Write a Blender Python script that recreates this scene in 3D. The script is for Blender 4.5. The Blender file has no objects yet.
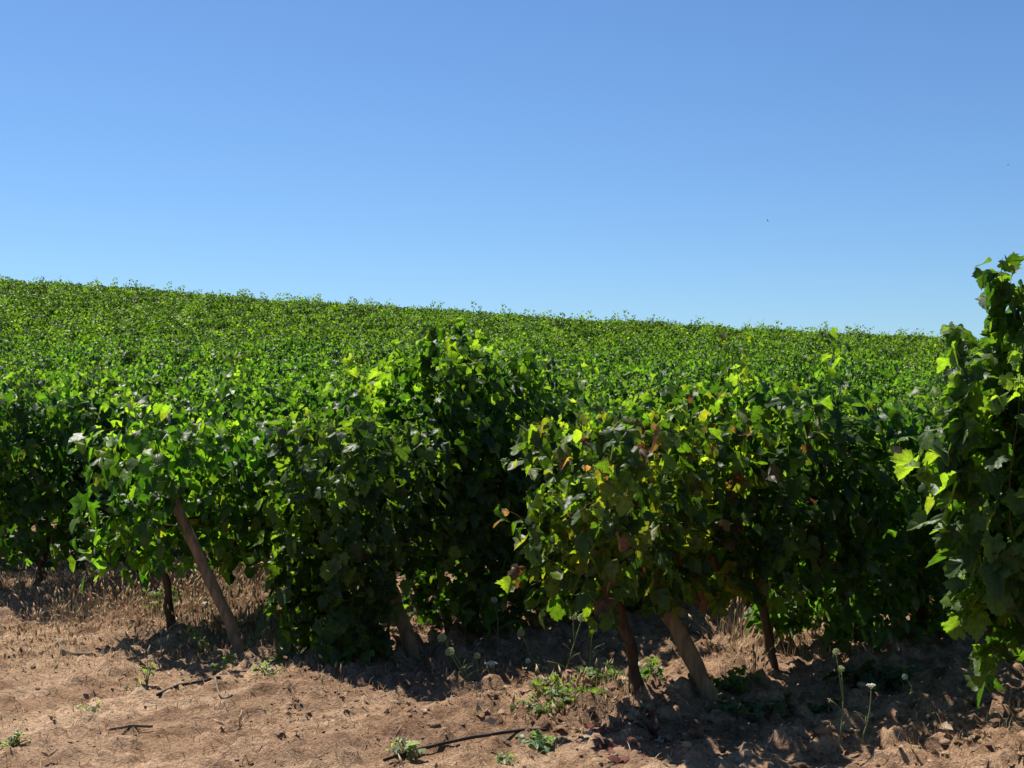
import bpy, math, random
import numpy as np
R = math.radians
scene = bpy.context.scene
COL = scene.collection

# ------------------------------------------------------------------ camera
F_PX, EYE, HOR = 1400.0, 1.6, 403.0           # focal length in pixels, eye height, image row of eye level
cam_d = bpy.data.cameras.new('camera'); cam = bpy.data.objects.new('camera', cam_d); COL.objects.link(cam)
cam_d.sensor_width = 36.0; cam_d.lens = 36.0*F_PX/1024.0
cam_d.clip_start = 0.1; cam_d.clip_end = 6000
PITCH = math.atan((HOR-384.0)/F_PX)
cam.location = (0, 0, EYE); cam.rotation_euler = (R(90)+PITCH, 0, 0)
scene.camera = cam

# ------------------------------------------------------------------ sky, sun, exposure
SUN_AZ, SUN_EL = -39.0, 56.0                  # degrees from +Y (towards +X positive), elevation
w = bpy.data.worlds.new('World'); scene.world = w; w.use_nodes = True
nt = w.node_tree; bg = nt.nodes['Background']
sky = nt.nodes.new('ShaderNodeTexSky'); sky.sky_type = 'NISHITA'; sky.sun_disc = False
sky.sun_elevation = R(SUN_EL); sky.sun_rotation = R(SUN_AZ)
sky.altitude = 900; sky.air_density = 1.0; sky.dust_density = 0.35; sky.ozone_density = 2.2
tint = nt.nodes.new('ShaderNodeMix'); tint.data_type = 'RGBA'; tint.blend_type = 'MULTIPLY'; tint.inputs[0].default_value = 1.0
tint.inputs[7].default_value = (.63, .85, 1.09, 1)                       # deep clear summer blue
nt.links.new(sky.outputs[0], tint.inputs[6]); nt.links.new(tint.outputs[2], bg.inputs[0]); bg.inputs[1].default_value = 0.066
sl = bpy.data.lights.new('sun', 'SUN'); sl.energy = 5.0; sl.angle = R(0.53); sl.color = (1.0, 0.95, 0.86)
so = bpy.data.objects.new('sun', sl); COL.objects.link(so)
from mathutils import Vector, Matrix
to_sun = Vector((math.sin(R(SUN_AZ))*math.cos(R(SUN_EL)), math.cos(R(SUN_AZ))*math.cos(R(SUN_EL)), math.sin(R(SUN_EL))))
so.rotation_euler = to_sun.to_track_quat('Z', 'Y').to_euler(); so.location = (-20, 30, 40)
vs = scene.view_settings
vs.view_transform = 'Standard'; vs.look = 'None'; vs.gamma = 1.0; vs.use_curve_mapping = False
vs.exposure = 0.75
scene.cycles.max_bounces = 7; scene.cycles.transmission_bounces = 4; scene.cycles.diffuse_bounces = 3
scene.cycles.glossy_bounces = 2; scene.cycles.use_denoising = True

# ------------------------------------------------------------------ noise
def _hash(ix, iy, seed):
    h = (ix.astype(np.int64)*374761393 + iy.astype(np.int64)*668265263 + seed*1442695041) & 0xffffffff
    h = ((h ^ (h >> 13))*1274126177) & 0xffffffff
    return ((h ^ (h >> 16)) & 0xffff)/65535.0
def vnoise(x, y, seed=0):
    ix = np.floor(x); iy = np.floor(y); fx = x-ix; fy = y-iy
    fx = fx*fx*(3-2*fx); fy = fy*fy*(3-2*fy)
    a = _hash(ix, iy, seed); b = _hash(ix+1, iy, seed); c = _hash(ix, iy+1, seed); d = _hash(ix+1, iy+1, seed)
    return (a*(1-fx)+b*fx)*(1-fy)+(c*(1-fx)+d*fx)*fy
def fbm(x, y, oct=4, seed=0):
    s = np.zeros_like(x); a = .5
    for i in range(oct):
        s = s + a*vnoise(x, y, seed+i*17); x = x*2.03+5.1; y = y*2.03-3.7; a *= .5
    return s

# ------------------------------------------------------------------ layout: rows recede to the right and back
D = np.array((0.67, 0.742)); D /= np.linalg.norm(D)          # along a row
N = np.array((D[1], -D[0]))                                   # along the headland, left-back to right-front
ROW_ANG = math.atan2(D[1], D[0])
FRONT = {0: (-10.75, 6.0), 1: (-8.12, 5.70), 2: (-6.6, 5.85), 3: (-4.42, 5.75), 4: (-2.36, 5.74)}   # row: (v, u of its end)
ROWV = [-4.5+2.15, ] 
rows = [(-10.75-2.1*k, 6.0) for k in range(26, 0, -1)] + [FRONT[i] for i in range(5)]
def uv2xy(u, v): return (D[0]*u+N[0]*v, D[1]*u+N[1]*v)

_ys = np.arange(0, 2501, 0.5)
_sl = np.where(_ys > 14, 1.4/46*np.clip((_ys-14)/46, 0, 1.2)**.4, 0)
_sl = _sl*np.clip(1-2*(_ys-60)/34, -1, 1)
_s = np.maximum(np.cumsum(_sl)*0.5, -0.15)
def hill(x, y):
    s = np.interp(y, _ys, _s)
    m = 3.5-0.052*np.clip(x, -60, 45)+0.0003*np.clip(x, -60, 45)**2
    return s*m
def mound(x, y):
    u = D[0]*x+D[1]*y; v = N[0]*x+N[1]*y
    m = np.zeros_like(u)
    for (rv, ru) in rows[-8:]:
        m = m + .045*np.exp(-((v-rv)/.32)**2)*np.clip((u-ru+.7)/.6, 0, 1)
    return m
def h0(x, y):
    x = np.asarray(x, float); y = np.asarray(y, float)
    return hill(x, y)+mound(x, y)+(fbm(x*.8, y*.8, 2, 5)-.37)*.10*np.clip((40-y)/20, 0, 1)
def height(x, y):
    x = np.asarray(x, float); y = np.asarray(y, float)
    u = D[0]*x+D[1]*y; v = N[0]*x+N[1]*y
    near = np.clip((18-np.hypot(x, y-8))/8, 0, 1)
    till = np.clip((u-4.9)/1.0, 0.0, 1)                      # rough worked soil under the rows, smoother track in front
    rough = .6+.4*till
    f = (fbm(x*5, y*5, 5, 21)-.47)*.10*rough
    c = np.clip(vnoise(x*13, y*13, 77)-.55, 0, 1)*.19*rough + np.clip(vnoise(x*24, y*24, 79)-.5, 0, 1)*.08*rough
    t = np.sin(v*5.2+u*.3+fbm(x*.9, y*.9, 2, 3)*3)*.02*(1-till)
    return h0(x, y)+(f+c+t)*near
def hz(x, y): return float(height(np.array([x]), np.array([y]))[0])
def ray(px, py):
    d = Vector(((px-512.0)/F_PX, 1.0, -(py-384.0)/F_PX)); d.rotate(Matrix.Rotation(PITCH, 3, 'X')); return d
def ground_at(px, py):
    d = ray(px, py); t = 3.0
    while t < 90:
        p = d*t
        if EYE+p.z < float(h0(np.array([p.x]), np.array([p.y]))[0]): break
        t += .01
    return (p.x, p.y, hz(p.x, p.y))
def at_depth(px, py, y):
    d = ray(px, py); d = d*(y/d.y); return (d.x, d.y, EYE+d.z)

# ------------------------------------------------------------------ materials
def mat(name):
    m = bpy.data.materials.new(name); m.use_nodes = True; n = m.node_tree
    return m, n, n.nodes['Principled BSDF'], n.links.new
def ramp(n, stops):
    r = n.nodes.new('ShaderNodeValToRGB'); e = r.color_ramp.elements
    while len(e) < len(stops): e.new(.5)
    for k, (p, c) in enumerate(stops): e[k].position = p; e[k].color = (*c, 1)
    return r
def noise(n, vec, scale, detail=4, rough=.55):
    t = n.nodes.new('ShaderNodeTexNoise'); t.inputs['Scale'].default_value = scale
    t.inputs['Detail'].default_value = detail; t.inputs['Roughness'].default_value = rough
    if vec is not None: n.links.new(vec, t.inputs['Vector'])
    return t
def mixc(n, a, b, f, mode='MIX'):
    m = n.nodes.new('ShaderNodeMix'); m.data_type = 'RGBA'; m.blend_type = mode
    for s, v in ((m.inputs[6], a), (m.inputs[7], b), (m.inputs[0], f)):
        if hasattr(v, 'links'): n.links.new(v, s)
        elif isinstance(v, tuple): s.default_value = (*v, 1)
        else: s.default_value = v
    return m.outputs[2]

def leaf_material(name, rough=.45, trans=.44, spec=.20):
    m, n, b, L = mat(name)
    a = n.nodes.new('ShaderNodeAttribute'); a.attribute_name = 'col'
    oi = n.nodes.new('ShaderNodeObjectInfo')
    tc = n.nodes.new('ShaderNodeTexCoord')
    nz = noise(n, tc.outputs['Object'], 42, 3, .65)
    hsv = n.nodes.new('ShaderNodeHueSaturation')
    mr = n.nodes.new('ShaderNodeMapRange'); mr.inputs['To Min'].default_value = .485; mr.inputs['To Max'].default_value = .515
    L(oi.outputs['Random'], mr.inputs['Value']); L(mr.outputs[0], hsv.inputs['Hue'])
    mv = n.nodes.new('ShaderNodeMapRange'); mv.inputs['From Min'].default_value = .25; mv.inputs['From Max'].default_value = .75; mv.inputs['To Min'].default_value = .55; mv.inputs['To Max'].default_value = 1.45
    L(nz.outputs['Fac'], mv.inputs['Value']); L(mv.outputs[0], hsv.inputs['Value'])
    L(a.outputs['Color'], hsv.inputs['Color'])
    geo = n.nodes.new('ShaderNodeNewGeometry')
    under = mixc(n, hsv.outputs[0], (.075, .105, .045), .4)     # leaf undersides are paler and greyer
    base = mixc(n, hsv.outputs[0], under, geo.outputs['Backfacing'])
    L(base, b.inputs['Base Color'])
    b.inputs['Roughness'].default_value = rough; b.inputs['Specular IOR Level'].default_value = spec
    tr = n.nodes.new('ShaderNodeBsdfTranslucent')
    tcol = mixc(n, hsv.outputs[0], (3.9, 4.0, 1.35), 1.0, 'MULTIPLY')
    L(tcol, tr.inputs['Color'])
    mx = n.nodes.new('ShaderNodeMixShader'); mx.inputs[0].default_value = trans
    L(b.outputs[0], mx.inputs[1]); L(tr.outputs[0], mx.inputs[2])
    bp = n.nodes.new('ShaderNodeBump'); bp.inputs['Strength'].default_value = .45; bp.inputs['Distance'].default_value = .012
    nb = noise(n, tc.outputs['Object'], 24, 1); L(nb.outputs['Fac'], bp.inputs['Height'])
    L(bp.outputs[0], b.inputs['Normal']); L(bp.outputs[0], tr.inputs['Normal'])
    L(mx.outputs[0], n.nodes['Material Output'].inputs['Surface'])
    return m
def two_tone(name, c1, c2, scale, rough=.85, stretch=(1, 1, 1), bump=.4, bscale=None):
    m, n, b, L = mat(name)
    tc = n.nodes.new('ShaderNodeTexCoord'); mp = n.nodes.new('ShaderNodeMapping'); mp.inputs['Scale'].default_value = stretch
    L(tc.outputs['Object'], mp.inputs['Vector'])
    t = noise(n, mp.outputs[0], scale, 5, .65); r = ramp(n, [(.3, c1), (.7, c2)]); L(t.outputs['Fac'], r.inputs[0])
    L(r.outputs[0], b.inputs['Base Color']); b.inputs['Roughness'].default_value = rough; b.inputs['Specular IOR Level'].default_value = .2
    bp = n.nodes.new('ShaderNodeBump'); bp.inputs['Strength'].default_value = bump; bp.inputs['Distance'].default_value = .01
    L(t.outputs['Fac'], bp.inputs['Height']); L(bp.outputs[0], b.inputs['Normal'])
    return m
def vcol_material(name, rough=.9, trans=0.0):
    m, n, b, L = mat(name)
    a = n.nodes.new('ShaderNodeAttribute'); a.attribute_name = 'col'
    L(a.outputs['Color'], b.inputs['Base Color']); b.inputs['Roughness'].default_value = rough; b.inputs['Specular IOR Level'].default_value = .2
    if trans:
        tr = n.nodes.new('ShaderNodeBsdfTranslucent'); L(a.outputs['Color'], tr.inputs['Color'])
        mx = n.nodes.new('ShaderNodeMixShader'); mx.inputs[0].default_value = trans
        L(b.outputs[0], mx.inputs[1]); L(tr.outputs[0], mx.inputs[2]); L(mx.outputs[0], n.nodes['Material Output'].inputs['Surface'])
    return m
M_LEAF = leaf_material('vine_leaf')
M_WEED = leaf_material('weed_leaf', rough=.5, trans=.3, spec=.35)
M_BARK = two_tone('vine_bark', (.030, .018, .011), (.105, .063, .036), 30, .95, (1, 1, .18), .9)
M_CANE = two_tone('green_cane', (.05, .065, .015), (.085, .055, .022), 8, .6)
M_POST = two_tone('weathered_post_wood', (.10, .060, .031), (.30, .19, .10), 26, .9, (1, 1, .06), .7)
M_STEM = two_tone('weed_stem', (.10, .14, .04), (.22, .22, .09), 10, .7)
M_UMBEL = two_tone('umbel_flower', (.50, .52, .36), (.75, .76, .62), 90, .8)
M_SEED = two_tone('green_umbel', (.26, .33, .12), (.45, .50, .25), 90, .8)
M_HOSE = two_tone('dusty_black_hose', (.012, .011, .010), (.06, .05, .04), 12, .7)
M_WOODY = two_tone('dry_stick', (.10, .075, .055), (.22, .17, .12), 15, .9)
M_WIRE, _n, _b, _L = mat('galvanised_wire'); _b.inputs['Base Color'].default_value = (.45, .45, .44, 1); _b.inputs['Metallic'].default_value = .8; _b.inputs['Roughness'].default_value = .45
M_BIRD = two_tone('dark_plumage', (.01, .01, .012), (.03, .03, .035), 40, .8)
M_VCOL = vcol_material('dry_plant', .9, .25)
M_CLOD = vcol_material('soil_clod', .95)

def soil_material():
    m, n, b, L = mat('vineyard_soil')
    tc = n.nodes.new('ShaderNodeTexCoord'); P = tc.outputs['Object']
    mp = n.nodes.new('ShaderNodeMapping'); mp.vector_type = 'TEXTURE'; mp.inputs['Rotation'].default_value = (0, 0, ROW_ANG); mp.inputs['Scale'].default_value = (1.9, .42, 1)
    L(P, mp.inputs['Vector'])
    streak = noise(n, mp.outputs[0], 1.3, 6, .62)
    big = noise(n, P, .9, 4); mid = noise(n, P, 7, 6, .65); fine = noise(n, P, 55, 5, .7)
    r1 = ramp(n, [(.32, (.145, .082, .047)), (.46, (.305, .192, .114)), (.60, (.50, .35, .225))])
    L(streak.outputs['Fac'], r1.inputs[0])
    r2 = ramp(n, [(.34, (.115, .063, .038)), (.60, (.38, .243, .152))]); L(mid.outputs['Fac'], r2.inputs[0])
    c = mixc(n, r1.outputs[0], r2.outputs[0], .42)
    a = n.nodes.new('ShaderNodeAttribute'); a.attribute_name = 'col'
    c = mixc(n, c, r2.outputs[0], a.outputs['Fac'])                     # worked soil near the rows is darker and redder
    rb = ramp(n, [(.34, (.80, .74, .72)), (.5, (1.14, 1.13, 1.12)), (.64, (1.38, 1.38, 1.36))]); nb2 = noise(n, mp.outputs[0], .55, 5, .6); L(nb2.outputs['Fac'], rb.inputs[0])
    c = mixc(n, c, rb.outputs[0], .9, 'MULTIPLY')                     # broad patches of redder and paler earth
    rf = ramp(n, [(.28, (.42, .39, .37)), (.5, (1, 1, 1)), (.72, (1.45, 1.4, 1.3))]); L(fine.outputs['Fac'], rf.inputs[0])
    c = mixc(n, c, rf.outputs[0], 1.0, 'MULTIPLY')
    L(c, b.inputs['Base Color']); b.inputs['Roughness'].default_value = .97; b.inputs['Specular IOR Level'].default_value = .1
    bp = n.nodes.new('ShaderNodeBump'); bp.inputs['Strength'].default_value = 1.0; bp.inputs['Distance'].default_value = .03
    ad = n.nodes.new('ShaderNodeMath'); ad.operation = 'ADD'; L(fine.outputs['Fac'], ad.inputs[0]); L(mid.outputs['Fac'], ad.inputs[1])
    L(ad.outputs[0], bp.inputs['Height']); L(bp.outputs[0], b.inputs['Normal'])
    return m
M_SOIL = soil_material()

# ------------------------------------------------------------------ mesh helpers
def make_mesh(name, V, Fs, mats, col=None, smooth=True, mat_idx=None):
    """V (n,3); Fs list of index arrays (k,m) with m = 3 or 4."""
    me = bpy.data.meshes.new(name)
    V = np.asarray(V, np.float32); me.vertices.add(len(V)); me.vertices.foreach_set('co', V.ravel())
    Fs = [np.asarray(f, np.int32) for f in Fs if len(f)]
    li = np.concatenate([f.ravel() for f in Fs]); tot = np.concatenate([np.full(len(f), f.shape[1], np.int32) for f in Fs])
    st = np.concatenate(([0], np.cumsum(tot)[:-1])).astype(np.int32)
    me.loops.add(len(li)); me.loops.foreach_set('vertex_index', li.astype(np.int32))
    me.polygons.add(len(tot)); me.polygons.foreach_set('loop_start', st); me.polygons.foreach_set('loop_total', tot)
    if smooth: me.polygons.foreach_set('use_smooth', np.ones(len(tot), bool))
    if mat_idx is not None: me.polygons.foreach_set('material_index', np.asarray(mat_idx, np.int32))
    me.update(calc_edges=True)
    if col is not None:
        c = np.ones((len(V), 4), np.float32); c[:, :3] = col
        at = me.color_attributes.new('col', 'FLOAT_COLOR', 'POINT'); at.data.foreach_set('color', c.ravel())
    for x in mats: me.materials.append(x)
    return me
def link(name, me, parent=None, loc=None):
    o = bpy.data.objects.new(name, me); COL.objects.link(o)
    if parent is not None: o.parent = parent
    if loc is not None: o.location = loc
    return o
def tag(o, label=None, cat=None, group=None, kind=None):
    if label: o['label'] = label
    if cat: o['category'] = cat
    if group: o['group'] = group
    if kind: o['kind'] = kind
    return o
def empty(name, loc, rz=0):
    o = bpy.data.objects.new(name, None); COL.objects.link(o); o.location = loc; o.rotation_euler = (0, 0, rz); o.empty_display_size = .2
    return o
class Acc:
    def __init__(s): s.V = []; s.F = []; s.n = 0; s.C = []
    def add(s, V, F, c=None):
        V = np.asarray(V, float); s.V.append(V); s.F.append(np.asarray(F)+s.n); s.n += len(V)
        if c is not None: s.C.append(np.broadcast_to(np.asarray(c, float), (len(V), 3)))
    def tube(s, pts, rad, k=6, c=None, cap=True):
        pts = np.asarray(pts, float); m = len(pts); rad = np.broadcast_to(np.asarray(rad, float), (m,))
        T = np.gradient(pts, axis=0); T /= np.linalg.norm(T, axis=1)[:, None]+1e-9
        ref = np.array((0, 0, 1.)) if abs(T[:, 2]).mean() < .8 else np.array((1., 0, 0))
        A = np.cross(T, ref); A /= np.linalg.norm(A, axis=1)[:, None]+1e-9; B = np.cross(T, A)
        th = np.arange(k)/k*2*np.pi
        V = (pts[:, None]+rad[:, None, None]*(np.cos(th)[None, :, None]*A[:, None]+np.sin(th)[None, :, None]*B[:, None])).reshape(-1, 3)
        F = []
        for i in range(m-1):
            for j in range(k):
                F.append((i*k+j, i*k+(j+1) % k, (i+1)*k+(j+1) % k, (i+1)*k+j))
        if cap:
            V = np.vstack((V, pts[-1], pts[0])); e = m*k
            for j in range(k):
                F.append(((m-1)*k+j, (m-1)*k+(j+1) % k, e, e)); F.append(((j+1) % k, j, e+1, e+1))
        tris = [f[:3] for f in F if f[2] == f[3]]; quads = [f for f in F if f[2] != f[3]]
        s.add(V, quads, c)
        if tris: s.F.append(np.asarray(tris)+s.n-len(V))
    def build(s, name, mats, parent=None, loc=None, smooth=True):
        col = np.vstack(s.C) if s.C else None
        return link(name, make_mesh(name, np.vstack(s.V), s.F, mats, col, smooth), parent, loc)

# ------------------------------------------------------------------ grape leaves
def leaf_outline(res):
    half = [(.05, -.02), (.18, -.17), (.34, -.19), (.45, -.06), (.42, .07), (.52, .18), (.58, .35), (.48, .43), (.34, .46), (.36, .59), (.27, .73), (.13, .86)]
    if res == 'mid': half = [(.05, -.03), (.33, -.20), (.44, .06), (.57, .34), (.34, .47), (.29, .73)]
    if res == 'low': half = [(.36, -.16), (.56, .32), (.24, .70)]
    pts = list(half)
    if res == 'high':                                   # serrated margin
        pts = []
        for k, p in enumerate(half):
            q = half[k+1] if k+1 < len(half) else (0, .95)
            mx, my = (p[0]+q[0])/2, (p[1]+q[1])/2
            pts += [p, (mx*.93, .15+(my-.15)*.93)]
    full = [(x, y) for x, y in pts] + [(0, .95)] + [(-x, y) for x, y in reversed(pts)]
    return np.array([(0, .12)]+full, float)             # first point is the fan centre
OUT = {k: leaf_outline(k) for k in ('high', 'mid', 'low')}
def leaves_mesh(P, Nn, T, size, col, res, rng):
    o = OUT[res]; k = len(o); m = len(P)
    Nn = Nn/np.linalg.norm(Nn, axis=1)[:, None]
    T = T-(T*Nn).sum(1)[:, None]*Nn; T /= np.linalg.norm(T, axis=1)[:, None]+1e-9
    S = np.cross(T, Nn)
    c1 = rng.normal(.28, .42, m); c2 = rng.normal(-.45, .5, m); c3 = rng.normal(0, .30, m); ph = rng.uniform(0, 6.28, m)
    x = o[:, 0][None]*rng.uniform(.8, 1.1, (m, 1)); y = o[:, 1][None]*rng.uniform(.88, 1.1, (m, 1))
    if res == 'high': x = x+rng.normal(0, .022, x.shape); y = y+rng.normal(0, .022, y.shape)
    r = np.hypot(x, y-.12); th = np.arctan2(y-.12, x)
    z = c1[:, None]*np.abs(x)+c2[:, None]*r*r+c3[:, None]*np.sin(3*th+ph[:, None])*r
    sz = size[:, None, None]
    V = P[:, None]+sz*(x[..., None]*S[:, None]+y[..., None]*T[:, None]+z[..., None]*Nn[:, None])
    i = np.arange(1, k); f = np.stack((np.zeros(k-1, int), np.roll(i, -1), i), 1)
    F = (f[None]+(np.arange(m)*k)[:, None, None]).reshape(-1, 3)
    shade = np.ones((m, k, 3)); shade[:, 0] = (1.12, 1.1, 1.1)         # paler vein hub
    C = (col[:, None]*shade).reshape(-1, 3)
    return V.reshape(-1, 3), F, C

GREENS = np.array([(.013, .036, .0052), (.022, .053, .0066), (.037, .080, .009), (.060, .112, .012)])
YOUNG = np.array([(.078, .138, .014), (.10, .16, .018)])
REDS = np.array([(.070, .036, .030), (.066, .042, .025), (.095, .060, .042), (.060, .028, .024)])
YELLOW = np.array([(.085, .115, .016), (.066, .09, .014)])
def grow_vine(seed, L=.6, top=1.75, bottom=.45, width=.42, nsh=26, fill=260, lsize=.125, red=.0, yel=.03, tall=.12, end=False, leanx=0., young=.16, z0=.72, extra=(), clear=(), outx=.2, tone=1.0, low=(0, 0, 0, 0)):
    """leaf frames and cane polylines of one vine; local x runs along the row, -x is the headland end."""
    rng = np.random.default_rng(seed)
    P, NN, T, S, C, canes = [], [], [], [], [], []
    def leaf(p, out, size, tipness):
        n = out*rng.uniform(.35, 1.0)+np.array((0, 0, rng.uniform(.25, 1.1)))+rng.normal(0, .42, 3)
        t = np.array((0, 0, -1.0))+out*rng.uniform(.1, .7)+rng.normal(0, .35, 3)
        P.append(p); NN.append(n); T.append(t); S.append(size)
        q = rng.random()
        if q < red: c = REDS[rng.integers(len(REDS))]
        elif q < red+yel: c = YELLOW[rng.integers(2)]
        elif tipness > .72 and rng.random() < young*4: c = YOUNG[rng.integers(2)]
        else: c = GREENS[min(3, int(rng.integers(0, 4)*(1 if rng.random() < .8 else .5)))]*(1+tipness*.35)
        C.append(c*rng.uniform(.8, 1.2)*(tone if np.ndim(tone) == 0 else np.array(tone)))
    def out_dir(p):
        o = np.array((0., math.copysign(1, p[1]) if abs(p[1]) > .03 else rng.choice((-1, 1)), 0))
        o = o*min(1, .3+abs(p[1])/width)
        if end and p[0] < -L*.45: o = o*.6+np.array((-1., 0, 0))*min(1, (-p[0]-L*.45)/(L*.4))
        o = o+rng.normal(0, .3, 3)*np.array((1, 1, 0)); return o/np.linalg.norm(o)
    for k in range(nsh):
        x0 = rng.uniform(-L, L); p = np.array((x0, rng.normal(0, .05), z0+rng.uniform(-.12, .2)))
        sd = rng.choice((-1, 1)); kind = rng.random()
        if kind < .5:      # upright cane
            d = np.array((rng.normal(0, .18), sd*abs(rng.normal(0, .22)), 1.0)); length = (top-p[2])*rng.uniform(.8, 1.08)+(rng.random() < .25)*rng.uniform(0, tall*2.2); droop = rng.uniform(.0, .035)
        elif kind < .8:    # arching over and hanging down the side
            d = np.array((rng.normal(0, .25), sd*rng.uniform(.4, .9), 1.0)); length = rng.uniform(.9, 1.5); droop = rng.uniform(.075, .14)
        else:              # low side shoot hanging
            d = np.array((rng.normal(0, .3), sd*rng.uniform(.6, 1.2), .25)); length = rng.uniform(.5, .95); droop = rng.uniform(.10, .2)
        if end and x0 < -L*.5: d[0] -= rng.uniform(.1, .55)
        d /= np.linalg.norm(d); pts = [p.copy()]; n = max(4, int(length/.055))
        for i in range(n):
            d = d+np.array((0, 0, -droop*(.35+i/n)))+rng.normal(0, .075, 3)
            if abs(p[1]) > width*.8 and d[1]*p[1] > 0: d[1] *= .5
            d /= np.linalg.norm(d); p = p+d*.055
            if p[2] < bottom: break
            pts.append(p.copy()); f = i/n
            side = 1 if i % 2 else -1
            ax = np.cross(d, np.array((.3, .2, 1.0))); ax /= np.linalg.norm(ax)+1e-6
            o = out_dir(p)
            pet = ax*side*rng.uniform(.03, .09)+o*rng.uniform(.01, .05)+np.array((0, 0, rng.uniform(-.02, .04)))
            leaf(p+pet, o, lsize*rng.uniform(.75, 1.15)*(1-.5*max(0, f-.75)/.25), f)
            if f > .7: leaf(p+rng.normal(0, .035, 3), o, lsize*rng.uniform(.35, .6), f)
            if f < .7 and rng.random() < .35: leaf(p+rng.normal(0, .06, 3), o, lsize*rng.uniform(.5, .8), f)
        canes.append(np.array(pts))
    for ex, ey, et in extra:                   # single upright shoots standing clear of the crown
        p = np.array((ex, ey, et-.75)); pts = [p.copy()]; n = int(.75/.035)
        for i in range(n):
            p = p+np.array((rng.normal(0, .005), rng.normal(0, .005), .035)); pts.append(p.copy())
            for q in range(3): leaf(p+rng.normal(0, .03, 3)*np.array((1, 1, .4)), out_dir(p) if q else rng.normal(0, 1, 3)*np.array((1, 1, .3)), lsize*rng.uniform(.7, 1.2)*(1-.3*(i/n)**3), .5)
        canes.append(np.array(pts))
    for k in range(fill):
        x = rng.uniform(-L*1.02, L*1.02); zz = bottom+(top-bottom)*rng.beta(1.2, 1.1)*.95
        hz_ = (zz-bottom)/(top-bottom); wz = width*(.66+.34*min(1, hz_/.7))*(1-.5*max(0, hz_-.85)/.15)
        y = rng.choice((-1, 1))*wz*rng.uniform(.45, 1.0); p = np.array((x, y, zz))
        leaf(p, out_dir(p), lsize*rng.uniform(.7, 1.2), 0)
    a = [np.array(q) for q in (P, NN, T, S, C)]
    hf = np.clip((a[0][:, 2]-bottom)/(top-bottom), 0, 1)
    keep = (a[0][:, 0] > -L-outx)&(a[0][:, 0] < L+.3)&(np.abs(a[0][:, 1]) < width*(.72+.42*hf)+rng.normal(0, .03, len(hf))); a = [q[keep] for q in a]
    canes = [c[:max(2, int(np.argmax(np.append((c[:, 0] < -L-outx+.05)|(np.abs(c[:, 1]) > width*(.72+.42*np.clip((c[:, 2]-bottom)/(top-bottom), 0, 1))), True))))] for c in canes]
    for x0c, x1c, zc in clear:                 # gaps under the crown
        keep = ~((a[0][:, 0] > x0c) & (a[0][:, 0] < x1c) & (a[0][:, 2]+rng.normal(0, .04, len(a[0])) < zc)); a = [q[keep] for q in a]
        canes = [c if not ((c[:, 0] > x0c) & (c[:, 0] < x1c) & (c[:, 2] < zc)).any() else c[:max(3, int(np.argmax((c[:, 0] > x0c) & (c[:, 0] < x1c) & (c[:, 2] < zc))))] for c in canes]
    if low[0]:
        P, NN, T, S, C = [], [], [], [], []
        for k in range(low[0]):
            p = np.array((rng.uniform(low[1], low[2]), rng.choice((-1, 1))*width*rng.uniform(.25, .8), low[3]+(.62-low[3])*rng.random()**.8))
            leaf(p, out_dir(p), lsize*rng.uniform(.6, 1.1), 0)
        a = [np.concatenate((q, np.array(r_))) for q, r_ in zip(a, (P, NN, T, S, C))]
    a[0][:, 0] += leanx*(a[0][:, 2]-z0)
    for c in canes: c[:, 0] += leanx*(c[:, 2]-z0)
    return a, canes, rng
def trunk_acc(rng, L, zt=.74, r=.034, leanx=0., k=9, arms=True, off=0.):
    A = Acc(); n = 11; t = np.linspace(0, 1, n)
    wob = np.cumsum(rng.normal(0, .013, (n, 2)), axis=0); wob -= wob[0]
    pts = np.stack((off+leanx*(t-1)*zt*-1*-1+wob[:, 0]+.02*np.sin(t*4), wob[:, 1]+.02*np.sin(t*3+1), -.05+t*(zt+.05)), 1)
    A.tube(pts, r*(1.25-.45*t)*(1+rng.normal(0, .15, n)), k)
    if arms:
        top = pts[-1]
        for sg in (-1, 1):
            m = 6; s = np.linspace(0, 1, m)
            q = top+np.stack((s*(sg*L*.72-top[0]), rng.normal(0, .012, m)*s, .05*np.sin(s*3)-.02), 1); q[0] = top-np.array((0, 0, .03))
            A.tube(q, r*.62*(1-.45*s), 7)
    return A
def canes_acc(canes, r=.0032, k=4):
    A = Acc()
    for c in canes:
        if len(c) < 3: continue
        A.tube(c, r*(1.25-.85*np.linspace(0, 1, len(c))), k, cap=False)
    return A
# ------------------------------------------------------------------ ground: one sheet to the horizon
def ground():
    def axis(a, b, st, far):
        core = np.arange(a, b+1e-6, st)
        g = 1.22; out = []; x = st; p = b
        while p < far: x = min(x*g, 160); p += x; out.append(p)
        neg = []; x = st; p = a
        while p > -far*.6: x = min(x*g, 160); p -= x; neg.append(p)
        return np.concatenate((neg[::-1], core, out))
    xs = axis(-5.5, 5.5, .028, 2300); ys = axis(5.4, 13.5, .028, 2300)
    X, Y = np.meshgrid(xs, ys); Z = height(X, Y)
    V = np.stack((X, Y, Z), -1).reshape(-1, 3); nx, ny = len(xs), len(ys)
    i = np.arange(ny-1)[:, None]*nx+np.arange(nx-1)[None]
    F = np.stack((i, i+1, i+nx+1, i+nx), -1).reshape(-1, 4)
    u = D[0]*X+D[1]*Y
    tl = np.clip((u-4.7+fbm(X*2, Y*2, 2, 9)*.9-.4)/1.1, 0, .85).reshape(-1, 1)
    link('ground', make_mesh('ground', V, [F], [M_SOIL], np.repeat(tl, 3, 1)))['kind'] = 'structure'
ground()

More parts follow.
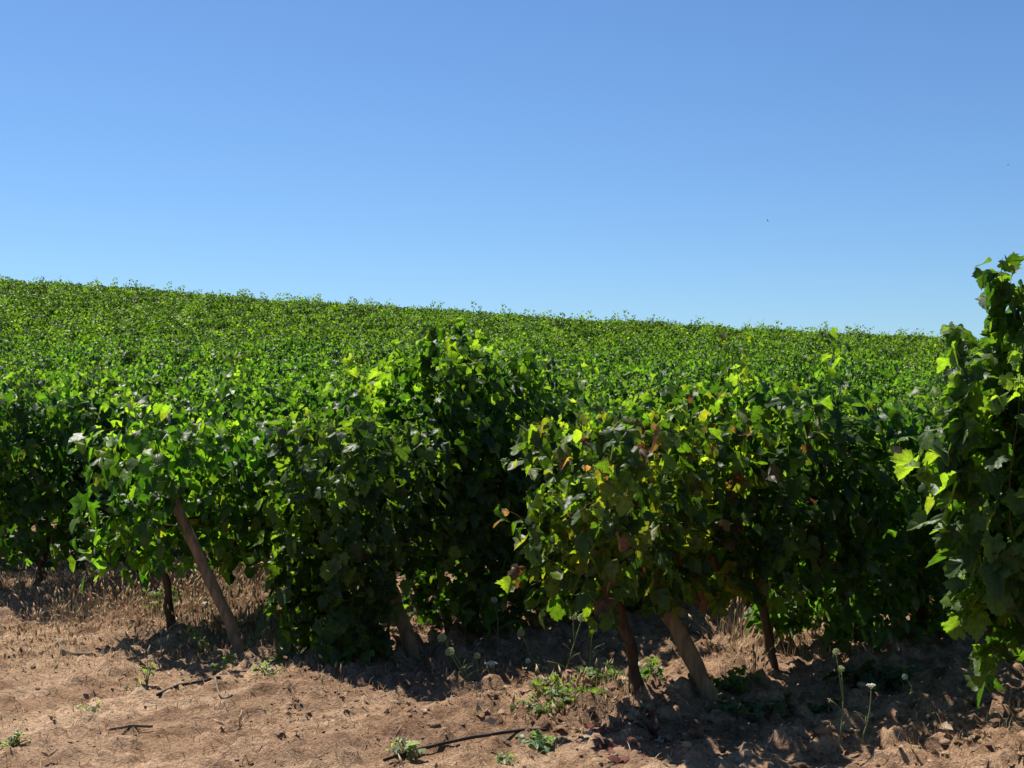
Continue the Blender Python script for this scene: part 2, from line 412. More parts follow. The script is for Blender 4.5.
# ------------------------------------------------------------------ front vines, each its own plant
def front_vine(u, v, seed, label, group, scale=1.0, trunk=True, res='mid', tl=0., toff=0., dv=0., tr=.034, **kw):
    v += dv
    x, y = uv2xy(u, v)
    a, canes, rng = grow_vine(seed, **kw)
    o = empty('grapevine', (x, y, float(h0(x, y))), ROW_ANG); tag(o, label, 'grapevine', group)
    V, F, C = leaves_mesh(*a, res, rng)
    L = kw.get('L', .6)
    if trunk: trunk_acc(rng, L, leanx=tl, off=toff, r=tr).build('trunk', [M_BARK], o)
    canes_acc(canes).build('canes', [M_CANE], o)
    link('foliage', make_mesh('foliage', V, [F], [M_LEAF], C), o)
    return o
GF = 'vines at the near ends of the rows'
ROWNAME = {0: 'far left front row', 1: 'row with the long leaning stake', 2: 'centre front row', 3: 'front row with reddened leaves', 4: 'nearest row at the right edge'}
# (row, u offset from the end, kwargs, label)
ends = [
 (4, .35, dict(tone=1.15, seed=401, res='high', L=.42, top=1.72, bottom=.36, width=.36, nsh=40, fill=560, end=True, tall=.05, lsize=.108, outx=.14, young=.35, extra=((-.20, .09, 2.20), (-.12, .06, 2.08), (.1, .0, 1.98), (-.45, .2, 1.90))), 'tall near grapevine cut by the right edge, its top shoot rising into the sky'),
 (3, .20, dict(tone=(1.45, 1.2, 1.0), tr=.032, seed=301, res='high', L=.66, top=1.52, bottom=.50, width=.40, nsh=36, fill=700, end=True, tall=.04, red=.085, yel=.20, tl=-.62, toff=-.49, lsize=.098), 'yellowing grapevine with red leaves above a leaning curved trunk at the end of its row'),
 (3, 1.25, dict(dv=.14, tr=.025, seed=302, res='high', L=.62, top=1.72, bottom=.48, width=.46, nsh=36, fill=800, red=.04, yel=.04, tl=-.04, lsize=.10), 'grapevine with a bare upright trunk and a few pinkish leaves'),
 (2, .12, dict(seed=201, res='high', outx=.04, L=.55, top=1.52, bottom=.03, width=.44, nsh=34, fill=900, end=True, tall=.05, lsize=.10, clear=((-.04, .8, .58),), low=(260, -.56, -.06, .02)), 'low hanging dark grapevine at the row end left of the centre'),
 (2, 1.08, dict(seed=202, res='high', L=.56, top=1.97, bottom=.14, width=.46, nsh=44, fill=950, tall=.06, lsize=.10, clear=((-.8, -.42, .56),), low=(240, -.34, .42, .06), tone=(1.05, 1.1, 1.0), young=.2, extra=((-.35, .05, 2.08), (-.1, -.05, 2.12), (.12, .08, 2.06), (-.22, -.1, 2.0))), 'tallest grapevine near the centre, its crown above the vines beside it'),
 (1, .00, dict(tone=(1.5, 1.35, 1.0), tr=.028, seed=101, L=.66, top=1.46, bottom=.40, width=.50, nsh=36, fill=560, outx=.12, end=True, tall=.07, tl=-.3, toff=-.36, young=.35, yel=.05, lsize=.10), 'light green grapevine draped over the long leaning wooden stake'),
 (1, 1.15, dict(dv=-.2, seed=102, L=.64, top=1.50, bottom=.36, width=.42, nsh=34, fill=850, lsize=.096), 'shaded grapevine between the long stake and the centre row'),
 (0, .05, dict(seed=1, L=.62, top=1.70, bottom=.20, width=.46, nsh=36, fill=900, tl=0., lsize=.096), 'dark grapevine with a straight trunk at the left edge above dry grass'),
 (0, 1.0, dict(seed=2, L=.62, top=1.64, bottom=.22, width=.46, nsh=36, fill=900, tl=.1, lsize=.096), 'grapevine with a slanting trunk second from the left edge behind dry seed heads'),
]
for r, du, kw, lab in ends:
    kw = dict(kw); seed = kw.pop('seed')
    v, u0 = FRONT[r]; front_vine(u0+du, v, seed, lab, GF, **kw)

# ------------------------------------------------------------------ the other vines: variants copied along the rows
def variant(seed, res, **kw):
    a, canes, rng = grow_vine(seed, **kw)
    V, F, C = leaves_mesh(*a, res, rng)
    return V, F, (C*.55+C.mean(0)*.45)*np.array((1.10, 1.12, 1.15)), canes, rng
MIDV = []
for k in range(7):
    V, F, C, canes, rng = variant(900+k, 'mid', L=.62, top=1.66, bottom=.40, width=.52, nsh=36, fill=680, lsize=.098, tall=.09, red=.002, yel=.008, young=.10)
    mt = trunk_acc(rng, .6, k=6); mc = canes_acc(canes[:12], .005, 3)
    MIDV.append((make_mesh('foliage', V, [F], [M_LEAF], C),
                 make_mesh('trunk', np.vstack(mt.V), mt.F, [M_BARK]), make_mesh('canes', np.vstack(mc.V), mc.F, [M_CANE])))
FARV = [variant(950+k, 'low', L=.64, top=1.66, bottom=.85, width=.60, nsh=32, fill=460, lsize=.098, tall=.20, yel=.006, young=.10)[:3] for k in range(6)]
def joined(fo, tr, ca):
    Vs, Fq, Ft, mi_q, mi_t, Cs, n = [], [], [], [], [], [], 0
    for me, mi in ((fo, 0), (tr, 1), (ca, 2)):
        nv = len(me.vertices); v = np.empty(nv*3, np.float32); me.vertices.foreach_get('co', v); Vs.append(v.reshape(-1, 3))
        for p in me.polygons:
            (Ft if p.loop_total == 3 else Fq).append([q+n for q in p.vertices]); (mi_t if p.loop_total == 3 else mi_q).append(mi)
        c = np.ones((nv, 3), np.float32)
        if mi == 0: b = np.empty(nv*4, np.float32); me.color_attributes['col'].data.foreach_get('color', b); c = b.reshape(-1, 4)[:, :3]
        Cs.append(c); n += nv
    return make_mesh('grapevine', np.vstack(Vs), [np.array(Ft), np.array(Fq)], [M_LEAF, M_BARK, M_CANE], np.vstack(Cs), True, mi_t+mi_q)
LOWV = []
for k in range(4):
    V, F, C, canes, rng = variant(930+k, 'mid', L=.62, top=1.66, bottom=.10, width=.50, nsh=38, fill=1000, lsize=.098, tall=.05, red=.006, yel=.02, young=.10)
    mt = trunk_acc(rng, .6, k=6); mc = canes_acc(canes[:12], .005, 3)
    LOWV.append((make_mesh('foliage', V, [F], [M_LEAF], C), make_mesh('trunk', np.vstack(mt.V), mt.F, [M_BARK]), make_mesh('canes', np.vstack(mc.V), mc.F, [M_CANE])))
WHOLE = [joined(*q) for q in MIDV]
rng = np.random.default_rng(5)
spots = []
for ri, (v, u0) in enumerate(rows):
    fr = ri-(len(rows)-5); start = {0: 2.05, 1: 2.25, 2: 2.3, 3: 2.3, 4: 1.45}.get(fr, .5)
    u = u0+start
    while u < 110:
        x, y = uv2xy(u, v)
        if 4 < y < 74 and abs(x) < .366*y+1.0+(.5 if fr == 4 else 0): spots.append((math.hypot(x, y), x, y, fr, ri))
        u += rng.uniform(.98, 1.12)
spots.sort()
N_IND = 280
protos = []
def scaled(o, k, fr=-1):
    s = rng.uniform(.9, 1.1); o.scale = (1.0, rng.uniform(.9, 1.15), s*(.90 if fr in (0, 1, 2) else .97 if fr >= 0 else 1))
HL = {3: 'leafy grapevine along the front row to the right of the bare upright trunk', 2: 'leafy grapevine further along the centre row, mostly hidden by the row in front',
      1: 'leafy grapevine deep in the row of the long stake, only its top showing', 0: 'leafy grapevine further along the far left front row, only its top showing', 4: 'leafy grapevine behind the tall near one at the right edge'}
done = {}
n_full = 0
for k, (dist, x, y, fr, ri) in enumerate(spots[:N_IND]):
    vi = int(rng.integers(len(MIDV))); full = dist < 17
    lab = HL.get(fr, 'green grapevine in the massed rows covering the hillside behind the front rows')
    grp = {3: 'hidden vines of the front row', 2: 'hidden vines of the centre row', 1: 'hidden vines of the stake row', 0: 'hidden vines of the far left row', 4: 'hidden vines of the right row'}.get(fr, 'vines of the hillside rows')
    rz = ROW_ANG+(math.pi if rng.random() < .5 else 0)
    if full:
        low = fr in (2, 3)
        if low: vi = 100+int(rng.integers(len(LOWV)))
        if ('full', vi) not in done:
            o = empty('grapevine', (0, 0, 0)); fo, tr, ca = LOWV[vi-100] if low else MIDV[vi]
            link('trunk', tr, o); link('canes', ca, o); link('foliage', fo, o); done['full', vi] = o
        else:
            src = done['full', vi]; o = src.copy(); COL.objects.link(o)
            for ch in list(src.children):
                c = ch.copy(); COL.objects.link(c); c.parent = o
    else:
        if ('one', vi) not in done: o = link('grapevine', WHOLE[vi]); done['one', vi] = o
        else: o = done['one', vi].copy(); COL.objects.link(o)
    o.location = (x, y, float(hill(x, y)+mound(np.array([x]), np.array([y]))[0])); o.rotation_euler = (0, 0, rz); scaled(o, k, fr)
    tag(o, lab, 'grapevine', grp)
# the rest of the hill reads as one mass of leaves
VV, FF, CC, n0 = [], [], [], 0
for dist, x, y, fr, ri in spots[N_IND:]:
    V, F, C = FARV[int(rng.integers(len(FARV)))]
    a = ROW_ANG+(math.pi if rng.random() < .5 else 0); ca, sa = math.cos(a), math.sin(a); s = rng.uniform(.9, 1.1)
    q = V*np.array((1, rng.uniform(.9, 1.15), s)); q = np.stack((q[:, 0]*ca-q[:, 1]*sa+x, q[:, 0]*sa+q[:, 1]*ca+y, q[:, 2]+float(hill(x, y))), 1)
    VV.append(q); FF.append(F+n0); CC.append(C*rng.uniform(.85, 1.15)); n0 += len(q)
far = link('vineyard', make_mesh('vineyard', np.vstack(VV), [np.vstack(FF)], [M_LEAF], np.vstack(CC)))
tag(far, 'distant mass of green vines closing up towards the skyline of the hill', 'vineyard', None, 'stuff')
print('vines', len(spots), 'far leaves faces', sum(len(f) for f in FF))

# ------------------------------------------------------------------ stakes and wires
def post(base_px, top_px, dtop, r, label, length=1.2):
    bx, by, bz = ground_at(*base_px); tx, ty, tz = at_depth(*top_px, by+dtop)
    d = Vector((tx-bx, ty-by, tz-bz)).normalized()
    A = Acc(); n = 14; t = np.linspace(-.12, length, n); rg = np.random.default_rng(int(base_px[0]))
    pts = np.array([(d.x*s, d.y*s, d.z*s) for s in t]); pts[:, 0] += .022*np.sin(t*3.2+1)+rg.normal(0, .004, n); pts[:, 1] += .012*np.sin(t*3.4)
    A.tube(pts, r*(1.10-.18*np.linspace(0, 1, n))*(1+rg.normal(0, .06, n)), 12)
    o = A.build('wooden_post', [M_POST], None, (bx, by, bz)); tag(o, label, 'post', 'leaning end posts of the rows'); return (bx, by, bz), d
post((236, 654), (172, 488), .34, .037, 'long leaning wooden stake standing in dry grass at the left', 1.22)
post((409, 655), (385, 580), .12, .045, 'short visible wooden post under the dark centre vine, beside white flowers', .8)
post((706, 702), (668, 618), .1, .044, 'thick leaning wooden post beside the curved trunk at the front right', .8)
def wire(v, u0, u1, z, name_lab):
    A = Acc(); us = np.linspace(u0, u1, 12); p = []
    for k, u in enumerate(us):
        x, y = uv2xy(u, v); p.append((x, y, z-.02*math.sin(k*2.1)+.05*0))
    p = np.array(p); A.tube(p-p[0], .0035, 5)
    o = A.build('trellis_wire', [M_WIRE], None, tuple(p[0])); tag(o, name_lab, 'wire')
wire(FRONT[2][0], 6.2, 14, .47, 'thin grey wire under the centre vine beside its short post')
wire(FRONT[1][0], 5.9, 14, 1.02, 'thin grey wire crossing beside the long leaning stake')
wire(FRONT[3][0], 6.3, 11, .52, 'thin grey wire meeting the bare upright trunk of the front row')

# ------------------------------------------------------------------ wild flowers
def carrot(base, head, kind, label, rh=.024, second=None):
    bx, by, bz = ground_at(*base); hx, hy, hz_ = at_depth(*head, by+.05)
    o = empty('wild_carrot', (bx, by, bz)); tag(o, label, 'wildflower', 'tall wild flowers along the row ends')
    rg = np.random.default_rng(int(base[0]*7+head[1])); A = Acc(); t = np.linspace(0, 1, 9)
    H = np.array((hx-bx, hy-by, hz_-bz)); bend = rg.normal(0, .018, 2)
    pts = t[:, None]*H[None]; pts[:, 0] += bend[0]*np.sin(t*3.1); pts[:, 1] += bend[1]*np.sin(t*3.1); pts[0, 2] -= .02
    A.tube(pts, .0048-.0022*t, 5)
    heads = [H]
    if second:
        H2 = np.array(at_depth(*second, by+.03))-np.array((bx, by, bz)); s = pts[5]
        A.tube(np.stack([s+(H2-s)*q for q in np.linspace(0, 1, 5)]), .003, 5); heads.append(H2)
    for q in (2, 3, 4): # little side leaves
        e = pts[q]+np.array((rg.normal(0, .05), rg.normal(0, .05), .05)); A.tube(np.stack((pts[q], (pts[q]+e)/2+np.array((0, 0, .008)), e)), .002, 4)
    A.build('stem', [M_STEM], o)
    B = Acc()
    for Hh in heads:
        for i in range(60):
            th = i*2.39996; ph = (i+.5)/60
            if kind == 'flat': q = Hh+np.array((math.cos(th)*math.sqrt(ph)*rh*1.35, math.sin(th)*math.sqrt(ph)*rh*1.35, .006*rg.random()+.25*rh*(1-ph)))
            else:
                cz = 1-1.75*ph; rr = math.sqrt(max(0, 1-cz*cz)); q = Hh+rh*np.array((math.cos(th)*rr, math.sin(th)*rr, cz*1.05))*rg.uniform(.85, 1.05)
            s = rh*.17*rg.uniform(.8, 1.3)
            oc = np.array([(1, 0, 0), (-1, 0, 0), (0, 1, 0), (0, -1, 0), (0, 0, 1), (0, 0, -1)])*s+q
            B.add(oc, [(0, 2, 4), (2, 1, 4), (1, 3, 4), (3, 0, 4), (2, 0, 5), (1, 2, 5), (3, 1, 5), (0, 3, 5)])
            if i % 4 == 0: A2 = np.stack((Hh-np.array((0, 0, rh*.9)), q)); B.tube(A2, .0012, 3, cap=False)
    B.build('flower_head', [M_UMBEL if kind in ('flat', 'white') else M_SEED], o)
carrot((470, 691), (450, 652), 'ball', 'tall stalk with a pale green round head, leftmost of the flowers before the centre shadow', .024)
carrot((474, 688), (442, 638), 'ball', 'taller leaning stalk with a pale green head against the dark centre vine', .024)
carrot((483, 688), (477, 656), 'ball', 'thin upright stalk with a small green head in the centre shadow', .018)
carrot((505, 686), (491, 664), 'flat', 'flat white flower head on a short stalk in the centre shadow', .026)
carrot((538, 674), (521, 633), 'ball', 'leaning stalk with a green head left of the yellowing vine', .022)
carrot((550, 679), (528, 661), 'white', 'short stalk with a small white head below the yellowing vine', .016)
carrot((562, 685), (582, 618), 'ball', 'forked stalk with two pale heads in front of the yellowing vine', .024, (573, 616))
carrot((589, 682), (593, 629), 'ball', 'upright stalk with a round pale head beside the curved trunk', .023)
carrot((497, 652), (494, 600), 'white', 'upright stalk with a whitish head against the dark side of the centre vine', .018)
carrot((404, 626), (402, 597), 'ball', 'short stalk with a pale head seen right of the short centre post', .020)
carrot((837, 752), (841, 669), 'ball', 'tall thin stalk with two heads in the shade at the right', .015, (836, 652))
carrot((855, 752), (871, 686), 'flat', 'stalk with a white flower head in the shade at the right', .016)
carrot((907, 705), (905, 677), 'white', 'small stalk with a whitish head in the deep shade below the right vines', .015)
carrot((204, 600), (205, 577), 'ball', 'round green seed ball on a stalk before the long leaning stake', .027)
carrot((206, 625), (207, 604), 'flat', 'flat white flower head low in front of the long leaning stake', .026)
carrot((228, 612), (229, 583), 'white', 'drooping whitish flower head just right of the long leaning stake', .024)
carrot((204, 580), (212, 515), 'ball', 'tall stalk with a small pale head against the shade beside the long stake', .018)

# ------------------------------------------------------------------ weeds
def weed(px, label, n=14, hgt=.2, ls=.05, spread=.15, col=(.07, .14, .025), seed=1, narrow=False, name='weed', grp='green weeds on the bare soil'):
    bx, by, bz = ground_at(*px); rg = np.random.default_rng(seed*31+int(px[0]))
    o = empty(name, (bx, by, bz)); tag(o, label, 'weed', grp)
    A = Acc(); P, NN, T, S, C = [], [], [], [], []
    for i in range(n):
        a = rg.uniform(0, 6.28); rr = spread*math.sqrt(rg.random()); hh = hgt*rg.uniform(.35, 1)*(1-.4*rr/spread)
        e = np.array((math.cos(a)*rr, math.sin(a)*rr, hh)); t = np.linspace(0, 1, 6)[:, None]
        pts = e[None]*t; pts[:, 2] = hh*np.sin(t[:, 0]*1.45)/.99; pts[0, 2] = -.02; A.tube(pts, .0022, 4)
        for j in range(2, 6):
            out = np.array((math.cos(a+rg.normal(0, .8)), math.sin(a+rg.normal(0, .8)), 0))
            P.append(pts[j]+rg.normal(0, .008, 3)); NN.append(np.array((0, 0, 1.))+out*rg.uniform(-.2, .7)+rg.normal(0, .25, 3)); T.append(out+np.array((0, 0, rg.uniform(-.3, .8 if narrow else .3))))
            S.append(ls*rg.uniform(.6, 1.2)); C.append(np.array(col)*rg.uniform(.75, 1.3))
    A.build('stems', [M_STEM], o)
    V, F, Cc = leaves_mesh(np.array(P), np.array(NN), np.array(T), np.array(S), np.array(C), 'mid' if not narrow else 'low', rg)
    link('leaves', make_mesh('leaves', V, [F], [M_WEED], Cc), o)
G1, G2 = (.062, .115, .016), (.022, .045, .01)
weed((556, 704), 'bright green weed left of the two leaning trunks, nearest the bare track', 22, .17, .038, .17, G1, 1)
weed((598, 688), 'bright green weed just left of the curved trunk foot', 22, .15, .038, .18, G1, 2)
weed((652, 690), 'sunlit green weed between the two leaning trunks', 18, .17, .04, .15, G1, 3)
weed((546, 716), 'straggly yellowish green weed furthest left on the bare track side', 16, .12, .03, .17, (.085, .12, .025), 26)
weed((578, 702), 'pale low weed in front of the curved trunk foot', 12, .10, .04, .16, G1, 4)
weed((728, 690), 'green weed right of the thick leaning post', 18, .18, .042, .16, G1, 5)
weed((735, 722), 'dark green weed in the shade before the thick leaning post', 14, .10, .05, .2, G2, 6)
weed((790, 650), 'leafy green weed right of the bare upright trunk', 30, .36, .05, .18, G1, 7)
weed((822, 625), 'lush sunlit weed in the gap right of the bare upright trunk', 44, .40, .052, .28, G1, 8)
weed((855, 640), 'taller sunlit weed beside the dark right shade', 28, .34, .05, .2, G1, 9)
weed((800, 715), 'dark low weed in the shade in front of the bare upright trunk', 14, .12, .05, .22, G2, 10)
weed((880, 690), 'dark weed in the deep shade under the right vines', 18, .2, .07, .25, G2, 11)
weed((147, 684), 'thin upright weed with narrow leaves beside the black hose on the track', 5, .22, .03, .05, (.10, .15, .05), 12, True)
weed((135, 694), 'small thin weed left of the black hose on the track', 4, .12, .03, .05, (.16, .15, .08), 13, True)
weed((200, 656), 'thin grassy weed at the foot of the long stake shadow', 7, .28, .035, .07, (.10, .14, .05), 14, True)
weed((222, 672), 'tuft of thin green weed below the long leaning stake', 7, .20, .03, .07, (.10, .15, .06), 15, True)
weed((268, 680), 'small green weed on the soil right of the long stake', 7, .14, .035, .09, (.09, .13, .05), 16, True)
weed((92, 716), 'tiny grey green weed on the left part of the track', 6, .08, .03, .07, (.15, .17, .10), 17)
weed((12, 752), 'grey green weed at the lower left corner of the track', 8, .10, .035, .09, (.16, .18, .12), 18)
weed((404, 757), 'grey leaved weed at the left end of the front hose', 9, .08, .045, .09, (.13, .16, .115), 19)
weed((535, 745), 'small bright rosette weed at the right end of the front hose', 9, .05, .045, .08, (.07, .13, .06), 20)
weed((500, 762), 'low weed at the bottom edge under the front hose', 7, .06, .035, .09, (.12, .15, .06), 21)
weed((166, 616), 'dark leafy weed at the foot of the slanting trunk left of the long stake', 18, .26, .06, .16, (.06, .12, .02), 22)

# ------------------------------------------------------------------ hoses and sticks on the ground
def lying(pxs, r, mat_, name, label, cat):
    pts = []
    for a, b in zip(pxs[:-1], pxs[1:]):
        for q in np.linspace(0, 1, 7)[:-1]: pts.append((a[0]+(b[0]-a[0])*q, a[1]+(b[1]-a[1])*q))
    pts.append(pxs[-1]); P = np.array([ground_at(*p) for p in pts]); P[:, 2] += r*.8
    z = P[:, 2].copy()
    for _ in range(25): z[1:-1] = (z[:-2]+z[1:-1]*2+z[2:])/4
    P[:, 2] = z+r*.8+.008; A = Acc(); A.tube(P-P[0], r, 8)
    tag(A.build(name, [mat_], None, tuple(P[0])), label, cat)
lying([(157, 699), (180, 690), (212, 682), (243, 676)], .009, M_HOSE, 'drip_hose', 'short black hose lying on the track at the left', 'hose')
lying([(384, 763), (420, 754), (475, 743), (520, 736), (546, 731)], .0085, M_HOSE, 'drip_hose', 'long thin black hose lying along the track at the bottom centre', 'hose')
lying([(57, 645), (63, 652), (75, 655), (92, 655)], .011, M_WOODY, 'stick', 'curved dark stick on the soil below the dry grass at the left', 'stick')
lying([(215, 690), (219, 700), (224, 706), (232, 710)], .006, M_WOODY, 'stick', 'pale forked twig on the track right of the short hose', 'stick')
lying([(110, 736), (130, 731), (152, 728)], .007, M_WOODY, 'stick', 'thin straight stick on the lower left of the track', 'stick')

# ------------------------------------------------------------------ uncountable ground cover
rng = np.random.default_rng(11)
def scatter_px(n, x0, x1, y0, y1): return [(rng.uniform(x0, x1), rng.uniform(y0, y1)) for _ in range(n)]
def fast_ground(px, py):                       # flat-ground intersection, then the true height
    d = ray(px, py); t = (EYE-.02)/max(1e-3, -d.z); return d.x*t, d.y*t
def dry_grass():
    V, F, C = [], [], []; n = 0
    def blade(x, y, z, hgt, wd, col, head, flat=False):
        nonlocal n
        a = rng.uniform(0, 6.28); bend = rng.normal(0, .9); dx, dy = math.cos(a), math.sin(a)
        ps = [(x+dx*bend*hgt*s*s, y+dy*bend*hgt*s*s, z+hgt*s*(1-.15*abs(bend)*s)) for s in (0, .5, 1)]
        if flat: ps = [(x+dx*hgt*s, y+dy*hgt*s, z+.006+.02*s*abs(bend)*.6) for s in (0, .5, 1)]
        px_, py_ = -dy*wd, dx*wd
        v = [(ps[0][0]-px_, ps[0][1]-py_, z-.01), (ps[0][0]+px_, ps[0][1]+py_, z-.01), (ps[1][0]-px_*.7, ps[1][1]-py_*.7, ps[1][2]), (ps[1][0]+px_*.7, ps[1][1]+py_*.7, ps[1][2]), ps[2]]
        V.extend(v); C.extend([col]*5); F.extend([(n, n+1, n+3), (n, n+3, n+2), (n+2, n+3, n+4)]); n += 5
        if head:                                # foxtail seed head: slim six-sided spindle
            L = rng.uniform(.04, .075); r = rng.uniform(.006, .010); ax = np.array((dx*bend, dy*bend, 1.)); ax /= np.linalg.norm(ax)
            s1 = np.cross(ax, (1, .2, 0)); s1 /= np.linalg.norm(s1); s2 = np.cross(ax, s1); b = np.array(ps[2])
            ring = [b+ax*L*.4+r*(math.cos(t)*s1+math.sin(t)*s2) for t in np.arange(5)*1.2566]
            V.extend([b, *ring, b+ax*L]); hc = tuple(np.array(col)*1.15); C.extend([hc]*7)
            for k in range(5): F.extend([(n, n+1+(k+1) % 5, n+1+k), (n+6, n+1+k, n+1+(k+1) % 5)])
            n += 7
    straw = [(.42, .30, .17), (.34, .215, .13), (.48, .36, .22), (.30, .185, .115), (.30, .25, .13)]
    def patch(cnt, x0, x1, y0, y1, h1, h2, headp, wd=.0017):
        for px, py in scatter_px(cnt, x0, x1, y0, y1):
            x, y = fast_ground(px, py)
            for _ in range(int(rng.integers(2, 6))):
                xx, yy = x+rng.normal(0, .025), y+rng.normal(0, .025)
                blade(xx, yy, hz(xx, yy), rng.uniform(h1, h2), wd*rng.uniform(.7, 1.4), straw[int(rng.integers(len(straw)))], rng.random() < headp)
    for px, py in scatter_px(3600, -20, 1030, 600, 766)+scatter_px(2400, -20, 300, 585, 690):      # straw lying on the soil
        x, y = fast_ground(px, py); blade(x, y, hz(x, y), rng.uniform(.03, .13), rng.uniform(.001, .0024), tuple(np.array(straw[int(rng.integers(4))])*1.15), False, True)
    patch(520, -30, 75, 578, 612, .04, .12, .05)
    patch(300, 50, 175, 584, 626, .08, .24, .5); patch(600, 0, 290, 590, 650, .03, .11, .2)
    patch(280, 165, 280, 575, 640, .06, .26, .25)
    patch(60, 205, 232, 580, 612, .2, .42, .35); patch(110, 150, 262, 588, 622, .14, .34, .45); patch(90, 50, 150, 588, 606, .14, .30, .5)
    patch(620, -20, 330, 596, 665, .02, .08, .05)
    patch(420, -20, 560, 650, 766, .012, .045, .02)
    patch(130, 560, 640, 690, 730, .03, .12, .1)
    patch(160, 770, 880, 620, 670, .04, .16, .15)
    patch(60, 720, 770, 640, 690, .04, .14, .15)
    patch(40, 720, 745, 625, 660, .1, .3, .3)
    patch(70, 900, 1030, 700, 766, .03, .09, .05)
    patch(90, 400, 470, 600, 640, .03, .10, .1)
    patch(120, 280, 560, 640, 700, .02, .08, .05)
    o = link('dry_grass', make_mesh('dry_grass', V, [np.array(F)], [M_VCOL], np.array(C), False))
    tag(o, 'dry straw coloured grass with seed heads on the brown soil', 'grass', None, 'stuff')
dry_grass()
def ico():
    t = (1+5**.5)/2
    v = np.array([(-1, t, 0), (1, t, 0), (-1, -t, 0), (1, -t, 0), (0, -1, t), (0, 1, t), (0, -1, -t), (0, 1, -t), (t, 0, -1), (t, 0, 1), (-t, 0, -1), (-t, 0, 1)])
    f = [(0, 11, 5), (0, 5, 1), (0, 1, 7), (0, 7, 10), (0, 10, 11), (1, 5, 9), (5, 11, 4), (11, 10, 2), (10, 7, 6), (7, 1, 8), (3, 9, 4), (3, 4, 2), (3, 2, 6), (3, 6, 8), (3, 8, 9), (4, 9, 5), (2, 4, 11), (6, 2, 10), (8, 6, 7), (9, 8, 1)]
    v = v/np.linalg.norm(v, axis=1)[:, None]; v = list(map(tuple, v)); cache = {}; out = []
    def midp(a, b):
        k = (min(a, b), max(a, b))
        if k not in cache: m = np.array(v[a])+np.array(v[b]); v.append(tuple(m/np.linalg.norm(m))); cache[k] = len(v)-1
        return cache[k]
    for a, b, c in f:
        ab, bc, ca = midp(a, b), midp(b, c), midp(c, a); out += [(a, ab, ca), (b, bc, ab), (c, ca, bc), (ab, bc, ca)]
    return np.array(v), np.array(out)
def clods():
    bv, bf = ico(); VV, FF, CC = [], [], []; n = 0
    tones = [(.18, .112, .070), (.24, .158, .10), (.145, .085, .055), (.29, .205, .135), (.33, .27, .20)]
    def many(cnt, x0, x1, y0, y1, s0, s1):
        nonlocal n
        for px, py in scatter_px(cnt, x0, x1, y0, y1):
            x, y = fast_ground(px, py)
            s = s0+(s1-s0)*rng.random()**2.2; sc = np.array((rng.uniform(.8, 1.4), rng.uniform(.8, 1.4), rng.uniform(.55, .9)))*s
            ph = rng.uniform(0, 9, 3); d = 1+.25*np.sin(bv@rng.normal(0, 2.2, 3)+ph[0])+.2*np.sin(bv@rng.normal(0, 4, 3)+ph[1])+rng.normal(0, .17, len(bv))
            VV.append(bv*d[:, None]*sc+np.array((x, y, hz(x, y)-s*.40))); FF.append(bf+n); n += len(bv)
            CC.append(np.tile(np.array(tones[int(rng.choice(5, p=(.34, .36, .2, .10, .0)))])*rng.uniform(.8, 1.2), (len(bv), 1)))
    many(800, 280, 620, 640, 745, .003, .018)
    many(450, -20, 330, 615, 700, .003, .014)
    many(450, -20, 600, 690, 768, .003, .009)
    many(300, 590, 760, 690, 768, .004, .024)
    many(330, 780, 1030, 680, 768, .004, .028)
    many(250, 560, 900, 640, 700, .004, .02)
    o = link('soil_clods', make_mesh('soil_clods', np.vstack(VV), [np.vstack(FF)], [M_CLOD], np.vstack(CC), False))
    tag(o, 'crumbly brown clods and small stones strewn over the soil', 'soil', None, 'stuff')
clods()
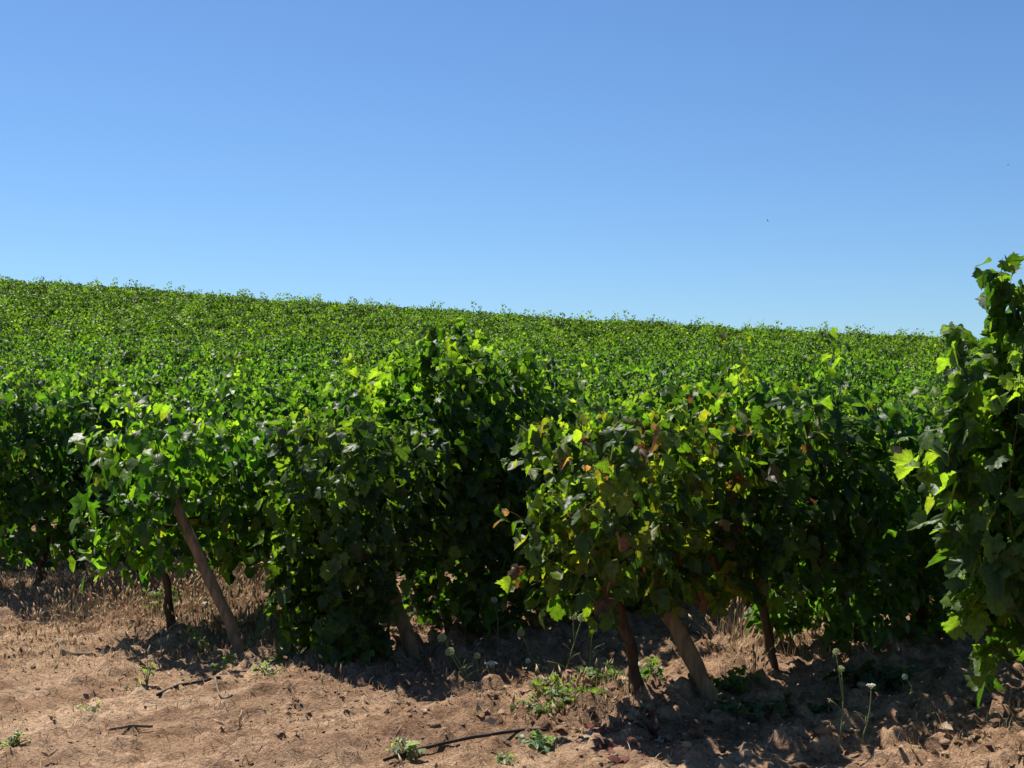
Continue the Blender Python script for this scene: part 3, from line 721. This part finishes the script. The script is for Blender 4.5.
def litter():
    P, C, S, NN, T = [], [], [], [], []
    def many(cnt, x0, x1, y0, y1, cols, s0=.03, s1=.07):
        for px, py in scatter_px(cnt, x0, x1, y0, y1):
            x, y = fast_ground(px, py); P.append((x, y, hz(x, y)+.015)); C.append(np.array(cols[int(rng.integers(len(cols)))])*rng.uniform(.7, 1.2))
            S.append(rng.uniform(s0, s1)); NN.append(np.array((0, 0, 1.))+rng.normal(0, .3, 3)); a = rng.uniform(0, 6.28); T.append((math.cos(a), math.sin(a), rng.normal(0, .2)))
    br = [(.24, .14, .085), (.30, .20, .12), (.19, .105, .065), (.36, .28, .19)]
    many(34, 598, 655, 722, 766, [(.15, .055, .042), (.20, .085, .06), (.13, .055, .04)], .04, .08)
    many(110, 480, 740, 680, 745, br); many(160, -20, 1030, 615, 768, [(.16, .10, .065), (.24, .16, .10), (.32, .23, .15)], .008, .026); many(150, 280, 560, 650, 720, br, .015, .035); many(60, -10, 300, 600, 700, br, .012, .03); many(60, 780, 1020, 690, 766, br, .03, .06)
    V, F, Cc = leaves_mesh(np.array(P), np.array(NN), np.array(T), np.array(S), np.array(C), 'mid', rng)
    o = link('fallen_leaves', make_mesh('fallen_leaves', V, [F], [M_VCOL], Cc)); tag(o, 'dry brown and reddish vine leaves fallen on the soil', 'leaf litter', None, 'stuff')
litter()

# ------------------------------------------------------------------ birds far off in the sky
def bird(px, py, dist, span, label, yaw):
    x, y, z = at_depth(px, py, dist)
    s = span/2
    V = np.array([(0, .45, .0), (.06, .3, .05), (-.06, .3, .05), (.1, 0, .07), (-.1, 0, .07), (.05, -.35, .02), (-.05, -.35, .02), (.1, -.6, 0), (-.1, -.6, 0), (0, 0, -.1), (0, .3, -.05), (0, -.4, -.04),
                  (1, -.15, .28), (.55, .2, .2), (.5, -.1, .17), (-1, -.15, .28), (-.55, .2, .2), (-.5, -.1, .17)])*s
    F = [(0, 2, 1), (1, 2, 4), (1, 4, 3), (3, 4, 6), (3, 6, 5), (5, 6, 8), (5, 8, 7), (0, 1, 10), (2, 0, 10), (1, 3, 9), (1, 9, 10), (4, 2, 10), (4, 10, 9), (3, 5, 11), (3, 11, 9), (6, 4, 9), (6, 9, 11), (5, 7, 11), (8, 6, 11), (7, 8, 11),
         (1, 3, 14), (1, 14, 13), (13, 14, 12), (4, 2, 16), (4, 16, 17), (17, 16, 15)]
    o = link('bird', make_mesh('bird', V, [np.array(F)], [M_BIRD], None, False), None, (x, y, z)); o.rotation_euler = (.2, .3, yaw)
    tag(o, label, 'bird')
bird(768, 221, 70, .30, 'tiny dark bird high in the blue sky right of the centre', .9)
bird(1008, 165, 120, .30, 'fainter tiny bird near the right edge of the sky', 2.2)
